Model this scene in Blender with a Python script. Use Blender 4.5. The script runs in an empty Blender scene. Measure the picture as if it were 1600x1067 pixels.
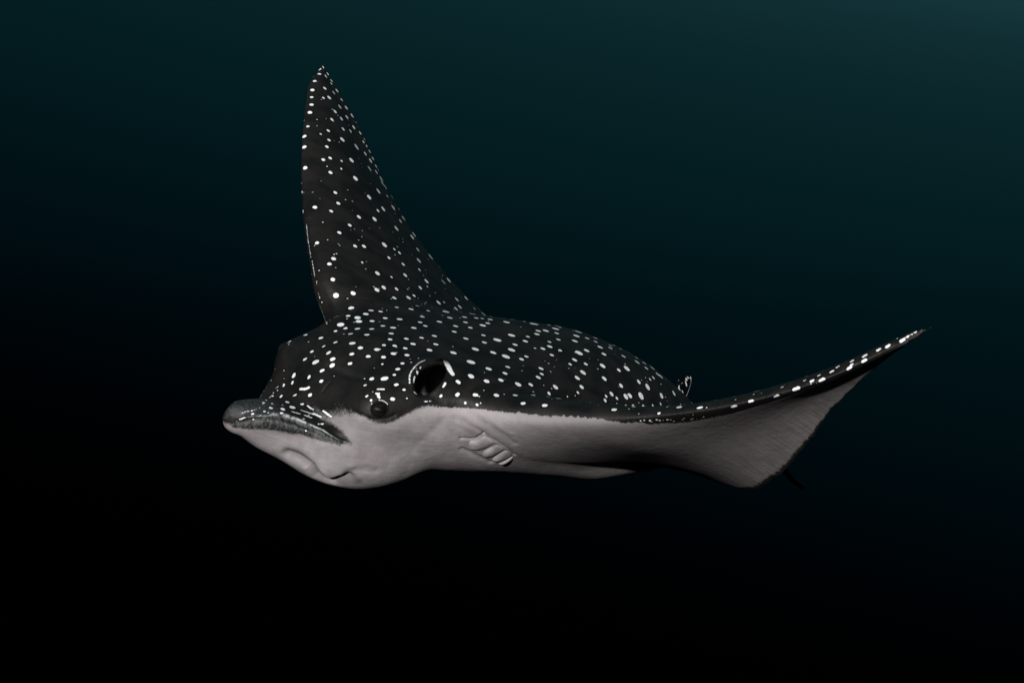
import bpy, math, random
import numpy as np
from mathutils import Vector, Matrix
from mathutils.bvhtree import BVHTree

random.seed(7)
rng = np.random.default_rng(7)
scene = bpy.context.scene
C = scene.collection

# ------------------------------------------------------------------ camera, light, water light, exposure
PITCH = math.radians(2.0)
CAM_Z = -6.0                                  # six metres under the surface (surface at z = 0)
FPX = 2400.0                                  # focal length in photograph pixels (1600 wide)
cam_d = bpy.data.cameras.new('camera')
cam = bpy.data.objects.new('camera', cam_d); C.objects.link(cam)
cam_d.sensor_width = 36.0
cam_d.lens = 36.0 * FPX / 1600.0
cam_d.clip_start = 0.05
cam_d.clip_end = 2000.0
cam.location = (0, 0, CAM_Z)
cam.rotation_euler = (math.radians(90) + PITCH, 0, 0)
scene.camera = cam

SUN_DIR = np.array([-0.18, -1.0, 0.155])       # from the scene towards the sun
SUN_DIR /= np.linalg.norm(SUN_DIR)
SUN_EL = math.asin(SUN_DIR[2]); SUN_AZ = math.atan2(SUN_DIR[0], SUN_DIR[1])
sun_d = bpy.data.lights.new('sun', 'SUN')
sun_d.energy = 5.0; sun_d.angle = math.radians(1.0); sun_d.color = (1.0, 0.95, 0.93)
sun = bpy.data.objects.new('sun', sun_d); C.objects.link(sun)
sun.rotation_euler = Vector(-SUN_DIR).to_track_quat('-Z', 'Y').to_euler()

world = bpy.data.worlds.new('World'); scene.world = world; world.use_nodes = True
wn, wl = world.node_tree.nodes, world.node_tree.links
wn.clear()
w_out = wn.new('ShaderNodeOutputWorld'); w_bg = wn.new('ShaderNodeBackground')
w_sky = wn.new('ShaderNodeTexSky'); w_sky.sky_type = 'NISHITA'; w_sky.sun_disc = False
w_sky.sun_elevation = SUN_EL; w_sky.sun_rotation = SUN_AZ
w_sky.air_density = 1.0; w_sky.dust_density = 0.5; w_sky.ozone_density = 2.0
w_tc = wn.new('ShaderNodeTexCoord')
w_up = wn.new('ShaderNodeCombineXYZ')                      # the level of daylight over the sea, from the sky high up
for k_, q_ in enumerate((0.3, 0.5, 0.8)): w_up.inputs[k_].default_value = q_
wl.new(w_up.outputs[0], w_sky.inputs['Vector'])
w_bw = wn.new('ShaderNodeRGBToBW')
w_dot = wn.new('ShaderNodeVectorMath'); w_dot.operation = 'DOT_PRODUCT'
w_dot.inputs[1].default_value = (0.25, 0.0, 1.0)          # daylight comes down from the upper right
w_zz = wn.new('ShaderNodeMapRange'); w_zz.inputs['From Min'].default_value = -0.16; w_zz.inputs['From Max'].default_value = 0.64
w_el = wn.new('ShaderNodeValToRGB'); w_el.color_ramp.interpolation = 'B_SPLINE'          # and dies away into the deep
GLOW = [(-.135, .0, .0, .0), (-.095, .00002, .0003, .0005), (-.06, .00006, .0011, .0018), (-.03, .0001, .0021, .0034), (.012, .0002, .0040, .0061),
        (.053, .0003, .0056, .0080), (.116, .0006, .0089, .0120), (.20, .0016, .0150, .0186), (.249, .0028, .0194, .0240), (.29, .0042, .0260, .0317), (.324, .0070, .0405, .0495), (.50, .0100, .055, .066)]
GAIN = 13.4
while len(w_el.color_ramp.elements) < len(GLOW): w_el.color_ramp.elements.new(.5)
for e_, q_ in zip(w_el.color_ramp.elements, GLOW):
    e_.position = (q_[0] + .16) / .8; e_.color = (q_[1] * GAIN * 1.3, q_[2] * GAIN, q_[3] * GAIN * .97, 1)
w_mul = wn.new('ShaderNodeMath'); w_mul.operation = 'MULTIPLY'; w_mul.inputs[1].default_value = 0.10
wl.new(w_sky.outputs['Color'], w_bw.inputs[0]); wl.new(w_bw.outputs[0], w_mul.inputs[0])
wl.new(w_tc.outputs['Generated'], w_dot.inputs[0]); wl.new(w_dot.outputs['Value'], w_zz.inputs['Value'])
wl.new(w_zz.outputs['Result'], w_el.inputs['Fac']); wl.new(w_el.outputs['Color'], w_bg.inputs['Color'])
wl.new(w_mul.outputs['Value'], w_bg.inputs['Strength'])
wl.new(w_bg.outputs['Background'], w_out.inputs['Surface'])

scene.view_settings.view_transform = 'Standard'
scene.view_settings.look = 'None'
scene.view_settings.gamma = 1.0
scene.view_settings.use_curve_mapping = False
scene.view_settings.exposure = 0.0

# ------------------------------------------------------------------ the open water: one body of absorbing water
def new_mat(name):
    m = bpy.data.materials.new(name); m.use_nodes = True
    m.node_tree.nodes.clear()
    return m, m.node_tree.nodes, m.node_tree.links

def link_mesh(name, verts, faces, mat, parent=None, smooth=True):
    me = bpy.data.meshes.new(name)
    me.from_pydata([tuple(map(float, v)) for v in verts], [], [tuple(map(int, f)) for f in faces])
    if smooth:
        me.polygons.foreach_set('use_smooth', np.ones(len(me.polygons), dtype=bool))
    if mat: me.materials.append(mat)
    me.update()
    o = bpy.data.objects.new(name, me); C.objects.link(o)
    if parent: o.parent = parent
    return o

wm, n, l = new_mat('sea_water')
ab = n.new('ShaderNodeVolumeAbsorption'); ab.inputs['Density'].default_value = 0.006
ab.inputs['Color'].default_value = (0.1, 0.5, 0.5, 1)
mo = n.new('ShaderNodeOutputMaterial'); l.new(ab.outputs['Volume'], mo.inputs['Volume'])
X0, X1, Y0, Y1, Z0, Z1 = -90, 90, -3.0, 110, -50, 0
wv = [(x, y, z) for z in (Z0, Z1) for y in (Y0, Y1) for x in (X0, X1)]
wf = [(0, 2, 3, 1), (4, 5, 7, 6), (0, 1, 5, 4), (2, 6, 7, 3), (0, 4, 6, 2), (1, 3, 7, 5)]
water = link_mesh('water', wv, wf, wm, smooth=False)
water['kind'] = 'structure'
water['label'] = 'dark teal open water, brighter towards the surface at upper right'

# ------------------------------------------------------------------ the ray's own frame
# s runs from the bill tip back, L to the ray's left, z up (metres); origin at the bill tip
PSI, RHO = math.radians(40), math.radians(22)
cF = np.array([-math.cos(PSI), -math.sin(PSI), 0.0])
cL0 = np.array([math.sin(PSI), -math.cos(PSI), 0.0]); cZ = np.array([0, 0, 1.0])
cL = cL0 * math.cos(RHO) - cZ * math.sin(RHO)
cU = cZ * math.cos(RHO) + cL0 * math.sin(RHO)
def cdir(u, v):
    return np.array([(u - 800) / FPX, 1.0, (533.5 - v) / FPX])
cO = cdir(357, 648) * 1.87
B = np.stack([-cF, cL, cU])                    # rows: body axes in the level-camera frame
def to_body(p): return (np.asarray(p) - cO) @ B.T
CAM_B = to_body(np.zeros(3))
def ray_dir_b(u, v): return B @ cdir(u, v)
def inv_s(u, v, s):
    d = ray_dir_b(u, v); t = (s - CAM_B[0]) / d[0]; return CAM_B + d * t
def inv_l(u, v, lv):
    d = ray_dir_b(u, v); t = (lv - CAM_B[1]) / d[1]; return CAM_B + d * t

def smoothstep(a, b, x):
    t = np.clip((x - a) / (b - a), 0, 1); return t * t * (3 - 2 * t)
def pchip(xs, ys):
    xs = np.asarray(xs, float); ys = np.asarray(ys, float)
    h = np.diff(xs); dl = np.diff(ys, axis=0) / (h if ys.ndim == 1 else h[:, None])
    m = np.zeros_like(ys)
    m[0], m[-1] = dl[0], dl[-1]
    a, b = dl[:-1], dl[1:]
    m[1:-1] = np.where(a * b > 0, 2 * a * b / np.where(np.abs(a + b) < 1e-9, 1e-9, a + b), 0)
    def f(x):
        x = np.clip(np.asarray(x, float), xs[0], xs[-1])
        i = np.clip(np.searchsorted(xs, x, side='right') - 1, 0, len(xs) - 2)
        hh = h[i]; t = (x - xs[i]) / hh
        if ys.ndim > 1: hh = hh[..., None]; t = t[..., None]
        return ((2*t**3 - 3*t**2 + 1) * ys[i] + (t**3 - 2*t**2 + t) * hh * m[i]
                + (-2*t**3 + 3*t**2) * ys[i + 1] + (t**3 - t**2) * hh * m[i + 1])
    return f

# --- rest planform of the wing (half): leading and trailing edge over span
R_TIP = 0.76
LEs = pchip([0, .09, .12, .18, .25, .37, .45, .53, .60, .70, .745, .76], [.12, .155, .190, .25, .30, .36, .40, .44, .48, .53, .553, .563])
TEs = pchip([0, .06, .10, .20, .30, .40, .50, .60, .70, .745, .76], [.87, .865, .85, .79, .715, .66, .62, .595, .578, .571, .566])
LEz = pchip([0, .08, .12, .20, .30, .80], [.04, .045, .053, .085, .11, .115])
TEz = pchip([0, .10, .20, .30, .80], [-.055, -.052, -.005, .03, .045])
TH = pchip([0, .10, .16, .22, .30, .45, .60, .76], [.075, .068, .052, .040, .029, .0175, .0115, .006])
_q = np.linspace(0, .76, 77)
LEcos = pchip(_q, 1 / np.sqrt(1 + np.gradient(LEs(_q), _q)**2)); TEcos = pchip(_q, 1 / np.sqrt(1 + np.gradient(TEs(_q), _q)**2))

# --- body sections over s
BS = [-.004, .0, .02, .04, .06, .075, .09, .105, .12, .15, .20, .25, .35, .45, .55, .65, .75, .83, .88, .90]
zt = pchip(BS, [-.006, .000, .002, .002, .003, .004, .012, .034, .052, .066, .079, .087, .100, .107, .102, .079, .031, -.020, -.042, -.046])
zb = pchip(BS, [-.008, -.016, -.027, -.040, -.049, -.055, -.060, -.064, -.067, -.070, -.064, -.045, -.031, -.055, -.086, -.086, -.070, -.060, -.060, -.058])
hw = pchip(BS, [.002, .008, .021, .034, .050, .066, .080, .090, .098, .110, .119, .124, .137, .144, .136, .112, .076, .042, .014, .005])
bill_w = pchip([-.004, .0, .008, .02, .04, .07, .10, .13, .16, .18], [.002, .006, .013, .025, .042, .066, .085, .094, .086, .060])
bill_t = pchip([-.004, .0, .01, .04, .10, .15, .18], [.001, .010, .014, .013, .010, .006, .002])
bill_z = pchip([0, .04, .10, .14, .18], [.000, .006, .008, -.002, -.015])

def smin(a, b, k):
    h = np.clip(0.5 + 0.5 * (b - a) / k, 0, 1)
    return b + (a - b) * h - k * h * (1 - h)
def smax(a, b, k): return -smin(-a, -b, k)

def sdf_loft(s, L, z, s0, s1, top, bot, wid, nexp):
    sc = np.clip(s, s0, s1)
    t_, b_, w_ = top(sc), bot(sc), np.maximum(wid(sc), .002)
    zc = (t_ + b_) * .5; hz = np.maximum((t_ - b_) * .5, .002)
    al, az_ = np.abs(L / w_), np.abs((z - zc) / hz)
    q = np.maximum((al ** nexp + az_ ** nexp) ** (1 / nexp), 1e-3)
    gr = np.sqrt(((al / q) ** (nexp - 1) / w_) ** 2 + ((az_ / q) ** (nexp - 1) / hz) ** 2)
    f = (q - 1) / np.maximum(gr, 1e-3)
    ds = np.maximum(np.maximum(s0 - s, s - s1), 0)
    return np.where(ds > 0, np.sqrt(ds**2 + np.maximum(f, 0)**2), f)

def wing_c(s, L):
    a, b = LEs(L), TEs(L)
    return (s - a) / np.maximum(b - a, .004), a, b
def wing_mid(L, c):
    cc = np.clip(c, 0, 1); return LEz(L) * (1 - cc) + TEz(L) * cc
def sdf_wing(s, L, z):
    c, a, b = wing_c(s, L)
    cc = np.clip(c, 0, 1)
    prof = np.sqrt(np.clip(cc, 0, 1) / .22 * (2 - np.clip(cc / .22, 0, 1)) * (cc < .22) + (cc >= .22))
    prof = np.where(cc < .22, np.sqrt(np.clip(1 - (1 - cc / .22) ** 2, 0, 1)), 1 - smoothstep(.22, 1.0, cc) * .93)
    t = np.maximum(TH(L) * prof, .0045)
    zz = np.abs(z - wing_mid(L, c)) - t
    edge = np.maximum((a - s) * LEcos(L), (s - b) * TEcos(L)) + .0045 - .0045 * smoothstep(.25, .45, L) * (1 - smoothstep(.66, .73, L))
    edge = np.maximum(edge, L - R_TIP)
    # rounded rim
    return np.where((edge > -.0) & (zz > -.0), np.sqrt(np.maximum(edge, 0)**2 + np.maximum(zz, 0)**2), np.maximum(zz, edge))

def ell(s, L, z, c, r):
    a, b_, c_ = (s - c[0]) / r[0], (L - c[1]) / r[1], (z - c[2]) / r[2]
    q = np.maximum(np.sqrt(a * a + b_ * b_ + c_ * c_), 1e-3)
    return (q - 1) * q / np.sqrt((a / r[0])**2 + (b_ / r[1])**2 + (c_ / r[2])**2 + 1e-9)
def tunnel(s, L, z, c, ax, r):
    ds, dL, dz = s - c[0], L - c[1], z - c[2]
    k = [(ds * a_[0] + dL * a_[1] + dz * a_[2]) / q_ for a_, q_ in zip(ax, r)]
    q = np.maximum(np.sqrt(k[0]**2 + k[1]**2 + np.abs(k[2])**2), 1e-3)
    return (q - 1) * q / np.sqrt((k[0] / r[0])**2 + (k[1] / r[1])**2 + (k[2] / r[2])**2 + 1e-9)

FEAT = {}
def sdf(s, L, z, cut=True):
    """rest-pose signed distance of one half of the ray (L is taken positive)"""
    side = np.sign(L); L = np.abs(L)
    f = sdf_loft(s, L, z, -.004, .90, zt, zb, hw, 2.5)
    w = sdf_wing(s, L, z)
    f = smin(f, w, .055)
    bt = sdf_loft(s, L, z, -.004, .18, lambda q: bill_z(q) + bill_t(q), lambda q: bill_z(q) - bill_t(q) * 1.3, bill_w, 2.2)
    bt = bt + .05 * smoothstep(.115, .165, s)
    f = smin(f, bt, .014)
    f = smin(f, ell(s, L, z, (.158, .088, .042), (.042, .036, .034)), .022)      # brow over the eye
    f = smin(f, ell(s, L, z, (.220, .100, .050), (.055, .032, .045)), .03)       # swelling round the spiracle
    f = smin(f, ell(s, L, z, (.165, .060, -.025), (.085, .058, .046)), .03)      # cheek
    if cut and 'spiracle' in FEAT:
        for c, ax, r, k in FEAT['spiracle']:
            f = np.where(side > 0, smax(f, -tunnel(s, L, z, c, ax, r), k), f)
    return f

def march(u, v):
    d = ray_dir_b(u, v); d = d / np.linalg.norm(d); t = 1.2
    for _ in range(200):
        p = CAM_B + d * t
        f = float(sdf(np.array([p[0]]), np.array([p[1]]), np.array([p[2]]), cut=False)[0])
        if f < 4e-4 or t > 3.5: break
        t += f * .6
    return p, d

ph, pd = march(670, 590)
def unit(v): return v / np.linalg.norm(v)
_in = unit(pd + B @ np.array([.20, 0, -.08]))
_up = B @ np.array([math.sin(math.radians(27)), 0, math.cos(math.radians(27))]); _up = unit(_up - _in * (_up @ _in))
SPI = (ph + _in * .010, (_up, np.cross(_in, _up), _in), (.0238, .0148, .062))
FEAT['spiracle'] = [SPI + (.007,)]

# ------------------------------------------------------------------ surface nets over the rest-pose field
VOX = 0.0033
gs = np.arange(-.03, .935, VOX); gl = (np.arange(0, int(.80 / VOX)) + .5) * VOX; gz = np.arange(-.14, .16, VOX)
vol = np.empty((len(gs), len(gl), len(gz)), np.float32)
for i0 in range(0, len(gs), 40):
    S_, L_, Z_ = np.meshgrid(gs[i0:i0 + 40], gl, gz, indexing='ij')
    vol[i0:i0 + 40] = sdf(S_, L_, Z_)
other = vol[:, ::-1].copy()
i0, i1 = np.searchsorted(gs, [.12, .34])
S_, L_, Z_ = np.meshgrid(gs[i0:i1], -gl[::-1], gz, indexing='ij')
other[i0:i1] = sdf(S_, L_, Z_)
vol = np.concatenate([other, vol], axis=1); del other
glf = np.concatenate([-gl[::-1], gl])

def surface_nets(v, ax, ay, az):
    nx, ny, nz = v.shape
    ins = v < 0
    cnt = np.zeros((nx - 1, ny - 1, nz - 1), np.int8)
    for dx in (0, 1):
        for dy in (0, 1):
            for dz in (0, 1):
                cnt += ins[dx:nx - 1 + dx, dy:ny - 1 + dy, dz:nz - 1 + dz]
    I, J, K = np.nonzero((cnt > 0) & (cnt < 8))
    idx = -np.ones(cnt.shape, np.int32); idx[I, J, K] = np.arange(len(I))
    pos = np.zeros((len(I), 3)); wt = np.zeros(len(I))
    cor = [(a, b, c) for a in (0, 1) for b in (0, 1) for c in (0, 1)]
    for a in cor:
        for ax_ in range(3):
            if a[ax_]: continue
            b = list(a); b[ax_] = 1
            va = v[I + a[0], J + a[1], K + a[2]]; vb = v[I + b[0], J + b[1], K + b[2]]
            m = (va < 0) != (vb < 0)
            t = np.where(m, va / np.where(m, va - vb, 1), 0)
            p = np.array(a, float)[None].repeat(len(I), 0); p[:, ax_] += t
            pos += p * m[:, None]; wt += m
    pos /= wt[:, None]
    P = np.stack([ax[0] + (I + pos[:, 0]) * VOX, ay[0] + (J + pos[:, 1]) * VOX, az[0] + (K + pos[:, 2]) * VOX], 1)
    faces = []
    for d in range(3):
        a1, a2 = [(1, 2), (2, 0), (0, 1)][d]
        sl0 = [slice(1, -1)] * 3; sl1 = [slice(1, -1)] * 3
        sl0[d] = slice(0, v.shape[d] - 1); sl1[d] = slice(1, v.shape[d])
        A = ins[tuple(sl0)]; Bq = ins[tuple(sl1)]
        for flip, m in ((False, A & ~Bq), (True, ~A & Bq)):
            q = np.stack(np.nonzero(m), 1)
            q[:, a1] += 1; q[:, a2] += 1
            def cell(o1, o2):
                c = q.copy(); c[:, a1] -= o1; c[:, a2] -= o2
                return idx[c[:, 0], c[:, 1], c[:, 2]]
            f = np.stack([cell(1, 1), cell(0, 1), cell(0, 0), cell(1, 0)], 1)
            faces.append(f[:, ::-1] if flip else f)
    return P, np.concatenate(faces)
V0, F0 = surface_nets(vol, gs, glf, gz)
del vol
# a little relaxation, then back onto the field
E0 = np.concatenate([F0[:, [0, 1]], F0[:, [1, 2]], F0[:, [2, 3]], F0[:, [3, 0]]])
deg = np.bincount(E0.ravel(), minlength=len(V0)).astype(float)
def laplace(v):
    a = np.stack([np.bincount(E0[:, 0], v[E0[:, 1], k], len(V0)) + np.bincount(E0[:, 1], v[E0[:, 0], k], len(V0)) for k in range(3)], 1)
    return a / deg[:, None] - v
def field(p): return sdf(p[:, 0], p[:, 1], p[:, 2])
for _ in range(4):
    V0 = V0 + .5 * laplace(V0)
    e = 8e-4; f0 = field(V0)
    g = np.stack([(field(V0 + np.eye(3)[k] * e) - field(V0 - np.eye(3)[k] * e)) / (2 * e) for k in range(3)], 1)
    gn = np.maximum((g**2).sum(1), .25)
    V0 = V0 - np.clip(f0 / gn, -.002, .002)[:, None] * g * .8
V0 = V0 + .5 * laplace(V0)
for _ in range(16):
    V0 = V0 + .5 * smoothstep(.13, .24, np.abs(V0[:, 1]))[:, None] * laplace(V0)

# ------------------------------------------------------------------ the beat of the wings
def arc_spline(pts, L0):
    pts = np.asarray(pts); a = np.concatenate([[0], np.cumsum(np.linalg.norm(np.diff(pts, axis=0), axis=1))])
    f = pchip(L0 + (R_TIP - L0) * a / a[-1], pts)
    q = np.linspace(L0 - .1, R_TIP + .1, 640)                     # even out the spacing of the control points
    tab = f(q); st = f(np.array([L0, L0 + .002])); en = f(np.array([R_TIP - .01, R_TIP]))
    tab = np.where((q < L0)[:, None], st[0] + (st[1] - st[0]) / .002 * (q - L0)[:, None], tab)
    tab = np.where((q > R_TIP)[:, None], en[1] + (en[1] - en[0]) / .01 * (q - R_TIP)[:, None], tab)
    ker = np.exp(-.5 * (np.arange(-60, 61) / 17.)**2); ker /= ker.sum()
    pad = np.concatenate([np.repeat(tab[:1], 60, 0), tab, np.repeat(tab[-1:], 60, 0)])
    sm = np.stack([np.convolve(pad[:, k], ker, 'valid') for k in range(3)], 1)
    return lambda x: np.stack([np.interp(x, q, sm[:, k]) for k in range(3)], -1)
def rest_pt(L, c, sg):
    s_ = LEs(L) * (1 - c) + TEs(L) * c
    return np.array([float(s_), sg * L, float(wing_mid(np.array(L), np.array(c)))])
# left wing, towards the viewer: leading and trailing edge as (photo column, row, s)
nLE = [inv_s(u, v, s) for u, v, s in [(850, 647, .29), (1000, 650, .355), (1100, 640, .395), (1200, 619, .435), (1300, 587, .475), (1400, 538, .525), (1472, 502, .566)]]
nTE = [inv_s(u, v, s) for u, v, s in [(1108, 742, .752), (1140, 759, .716), (1180, 768, .68), (1228, 735, .645), (1262, 695, .62), (1290, 655, .603), (1320, 620, .59), (1367, 575, .575), (1472, 502, .568)]]
fLE = [inv_l(u, v, l_) for u, v, l_ in [(492, 445, -.20), (474, 350, -.31), (470, 300, -.37), (470, 220, -.46), (476, 160, -.54), (485, 115, -.605), (504, 93, -.646)]]
fTE = [inv_s(u, v, s) for u, v, s in [(900, 585, .745), (825, 540, .675), (765, 499, .61), (735, 470, .57), (700, 435, .54), (665, 390, .512), (635, 345, .497), (605, 295, .485), (565, 205, .465), (522, 128, .45), (505, 93, .444)]]
def tbl(le, te, sg):
    le = [rest_pt(.09, 0, sg), rest_pt(.13, 0, sg)] + le
    te = [rest_pt(.06, 1, sg), rest_pt(.11, 1, sg)] + te
    return arc_spline(le, .09), arc_spline(te, .06)
W = {1: tbl(nLE, nTE, 1), -1: tbl(fLE, fTE, -1)}
BULGE = {1: .012, -1: .020}
def mid_surface(L, c, sg):
    a, b = W[sg][0](L), W[sg][1](L)
    cc = np.clip(c, -.05, 1.05)[:, None]
    p = a * (1 - cc) + b * cc
    return p, b - a
def deform(V):
    out = V.copy()
    # the head is carried a little askew: its far side hangs lower
    a_ = smoothstep(0, .09, -V[:, 1]) * smoothstep(.02, .10, V[:, 0]) * (1 - smoothstep(.17, .30, V[:, 0]))
    out[:, 2] -= .012 * a_; out[:, 0] -= .002 * a_
    b_ = smoothstep(0, .045, -V[:, 1]) * smoothstep(.0, .04, V[:, 0]) * (1 - smoothstep(.085, .125, V[:, 0])) * smoothstep(-.030, -.004, V[:, 2])
    out[:, 2] -= .015 * b_; out[:, 1] += .008 * b_
    V = out.copy()
    for sg in (1, -1):
        m = (V[:, 1] * sg) > .07
        v = V[m]; L = np.abs(v[:, 1])
        c, a, b = wing_c(v[:, 0], L)
        h = 1e-3
        M, ch = mid_surface(L, c, sg)
        M2, _ = mid_surface(L + h, c, sg); M1, _ = mid_surface(L - h, c, sg)
        N = np.cross(ch, (M2 - M1) / (2 * h)) * sg
        N /= np.linalg.norm(N, axis=1)[:, None] + 1e-9
        off = v[:, 2] - wing_mid(L, c)
        # thin the rim and the tips below what the field could hold
        off = np.where(off < 0, off * (1 - .34 * smoothstep(-.1, .8, c) * smoothstep(.12, .30, L)) * (1 - .5 * smoothstep(.32, .46, L)), off)   # flatter below than above
        thin = 1 - .72 * smoothstep(.30, 1.0, np.clip(c, 0, 1)) * smoothstep(.16, .40, L)
        cam_ = BULGE[sg] * smoothstep(.14, .35, L) * (1 - smoothstep(.45, .76, L)) * 4 * np.clip(c, 0, 1) * (1 - np.clip(c, 0, 1))
        Wp = M + N * (off * thin + cam_)[:, None]
        k = smoothstep(.10, .24, L)[:, None]
        out[m] = v * (1 - k) + Wp * k
    return out
# uneven hanging rim along the trailing edge
def ragged(V):
    V = V.copy(); L = np.abs(V[:, 1]); c, a, b = wing_c(V[:, 0], L)
    k = smoothstep(.80, 1.0, c) * smoothstep(.16, .26, L) * (1 - smoothstep(.60, .70, L))
    q = L * 1.0 + (V[:, 1] > 0) * 3.1
    j = .0014 * np.sin(q * 75) + .0010 * np.sin(q * 191 + 1.3) + .0004 * np.sin(q * 417 + .4)
    V[:, 0] += k * j
    return V
REST = V0.copy()
POS = deform(ragged(V0))

# ------------------------------------------------------------------ body mesh, one level finer
M_cam2w = Matrix.Rotation(PITCH, 4, 'X')
def b2w_matrix():
    R = Matrix(((B[0][0], B[1][0], B[2][0], cO[0]), (B[0][1], B[1][1], B[2][1], cO[1]), (B[0][2], B[1][2], B[2][2], cO[2]), (0, 0, 0, 1)))
    return Matrix.Translation((0, 0, CAM_Z)) @ M_cam2w @ R
ray = bpy.data.objects.new('eagle_ray', None); C.objects.link(ray)
ray.matrix_world = b2w_matrix()
ray.empty_display_size = .1
ray['label'] = 'white spotted eagle ray gliding through dark teal water with its far wing raised'
ray['category'] = 'ray'

tmp = bpy.data.meshes.new('body_cage')
tmp.from_pydata(POS.tolist(), [], F0.tolist())
at = tmp.attributes.new('rest', 'FLOAT_VECTOR', 'POINT'); at.data.foreach_set('vector', REST.astype(np.float32).ravel())
body = bpy.data.objects.new('body', tmp); C.objects.link(body)
sub = body.modifiers.new('sub', 'SUBSURF'); sub.levels = 1; sub.render_levels = 1
dg = bpy.context.evaluated_depsgraph_get()
me = bpy.data.meshes.new_from_object(body.evaluated_get(dg), preserve_all_data_layers=True, depsgraph=dg)
body.modifiers.clear(); body.data = me; me.name = 'body'; body.parent = ray
bpy.data.meshes.remove(tmp)
nv = len(me.vertices)
P = np.empty(nv * 3, np.float32); me.vertices.foreach_get('co', P); P = P.reshape(-1, 3).astype(float)
RS = np.empty(nv * 3, np.float32); me.attributes['rest'].data.foreach_get('vector', RS); RS = RS.reshape(-1, 3).astype(float)
print('body verts', nv)
me.polygons.foreach_set('use_smooth', np.ones(len(me.polygons), dtype=bool))
FC = np.empty(len(me.loops), np.int32); me.loops.foreach_get('vertex_index', FC); FC = FC.reshape(-1, 4)

def vnormals(p, f):
    fn = np.cross(p[f[:, 2]] - p[f[:, 0]], p[f[:, 3]] - p[f[:, 1]])
    nrm = np.stack([np.bincount(f.ravel(), np.repeat(fn[:, k], 4), len(p)) for k in range(3)], 1)
    return nrm / (np.linalg.norm(nrm, axis=1)[:, None] + 1e-12)
NR = vnormals(P, FC); RN = vnormals(RS, FC)
bvh = BVHTree.FromPolygons(P.tolist(), FC.tolist())
def hit(u, v):
    """where a sight line meets the skin: position, normal, rest coordinates, distance"""
    d = ray_dir_b(u, v); dn = d / np.linalg.norm(d)
    loc, nor, fi, dist = bvh.ray_cast(Vector(CAM_B), Vector(dn))
    if loc is None: return None
    loc = np.array(loc); vs = FC[fi]
    w = 1 / (np.linalg.norm(P[vs] - loc, axis=1) + 1e-6)**2; w /= w.sum()
    return loc, np.array(nor), w @ RS[vs], dist
def hits(pts):
    r = [hit(u, v) for u, v in pts]; return [q for q in r if q is not None]
def zoom(x0, y0, k, pts): return [(x0 + q[0] / k, y0 + q[1] / k) + tuple(w / k for w in q[2:]) for q in pts]
def resample(poly, step):
    poly = np.asarray(poly); out = [poly[0]]
    for a, b in zip(poly, poly[1:]):
        m = max(1, int(np.linalg.norm(b - a) / step))
        out += [a + (b - a) * (k + 1) / m for k in range(m)]
    return np.array(out)

# ------------------------------------------------------------------ folds, lips and slits pressed into the skin
def near_poly(pts3, reach):
    """distance of every vertex to a polyline of points in the posed body frame"""
    pl = resample(pts3, .002)
    lo, hi = pl.min(0) - reach, pl.max(0) + reach
    ids = np.nonzero(np.all((P > lo) & (P < hi), axis=1))[0]
    d = np.full(len(ids), 9.)
    for a, b in zip(pl, pl[1:]):
        ab = b - a; tt = np.clip(((P[ids] - a) @ ab) / (ab @ ab + 1e-12), 0, 1)
        d = np.minimum(d, np.linalg.norm(P[ids] - a - tt[:, None] * ab, axis=1))
    return ids, d
MOUTH = zoom(420, 660, 8, [(240, 392), (340, 420), (430, 480), (515, 550), (560, 620), (610, 685), (700, 730), (800, 745), (900, 722), (1000, 706)])
LIP = zoom(340, 580, 5.336, [(185, 402), (260, 380), (360, 368), (455, 350), (540, 358), (640, 390), (760, 440), (880, 490), (1000, 565), (1100, 600)])
MOUTH_FRINGE = zoom(420, 660, 8, [(660, 768), (760, 778), (880, 765), (1000, 745), (1110, 748)])
FOLDS = [(MOUTH_FRINGE, .0065, -.0012),  # photo polyline, width, depth (negative presses in)
    (MOUTH, .0072, -.0100), (zoom(420, 660, 8, [(200, 350), (330, 365), (450, 420), (560, 500), (640, 600), (760, 690), (880, 690)]), .007, .0016),
    (LIP, .0022, .0028), (zoom(340, 580, 5.336, [(170, 425), (260, 402), (360, 390), (455, 372), (540, 385), (640, 420), (760, 470), (880, 522)]), .003, -.0018),
    (zoom(540, 520, 6.67, [(60, 800), (130, 850), (220, 890), (330, 905), (430, 895), (510, 860)]), .0022, -.0020),
    (zoom(420, 500, 6.67, [(560, 750), (590, 700), (640, 650)]), .0015, -.0012),
    (zoom(420, 660, 8, [(980, 640), (1100, 600), (1230, 590), (1330, 610)]), .006, -.0025),
    (zoom(690, 630, 8.89, [(270, 490), (400, 500), (480, 490), (590, 420)]), .002, -.0030),
    (zoom(690, 630, 8.89, [(590, 435), (780, 540), (910, 628), (1010, 720)]), .0024, -.0022),
    (zoom(690, 630, 8.89, [(290, 640), (400, 690), (540, 760), (680, 825)]), .004, -.0025),
    (zoom(690, 630, 8.89, [(200, 200), (400, 310), (560, 400)]), .004, -.0012),
    (zoom(690, 630, 8.89, [(420, 160), (640, 300), (860, 440), (1010, 560)]), .005, -.0014),
    (zoom(690, 630, 8.89, [(520, 140), (760, 290), (960, 420)]), .004, .0008),
    (zoom(540, 520, 6.67, [(690, 520), (700, 600), (720, 640)]), .002, .0012),
]
disp = np.zeros(nv); groove_shade_fringe = np.zeros(nv)
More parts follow.
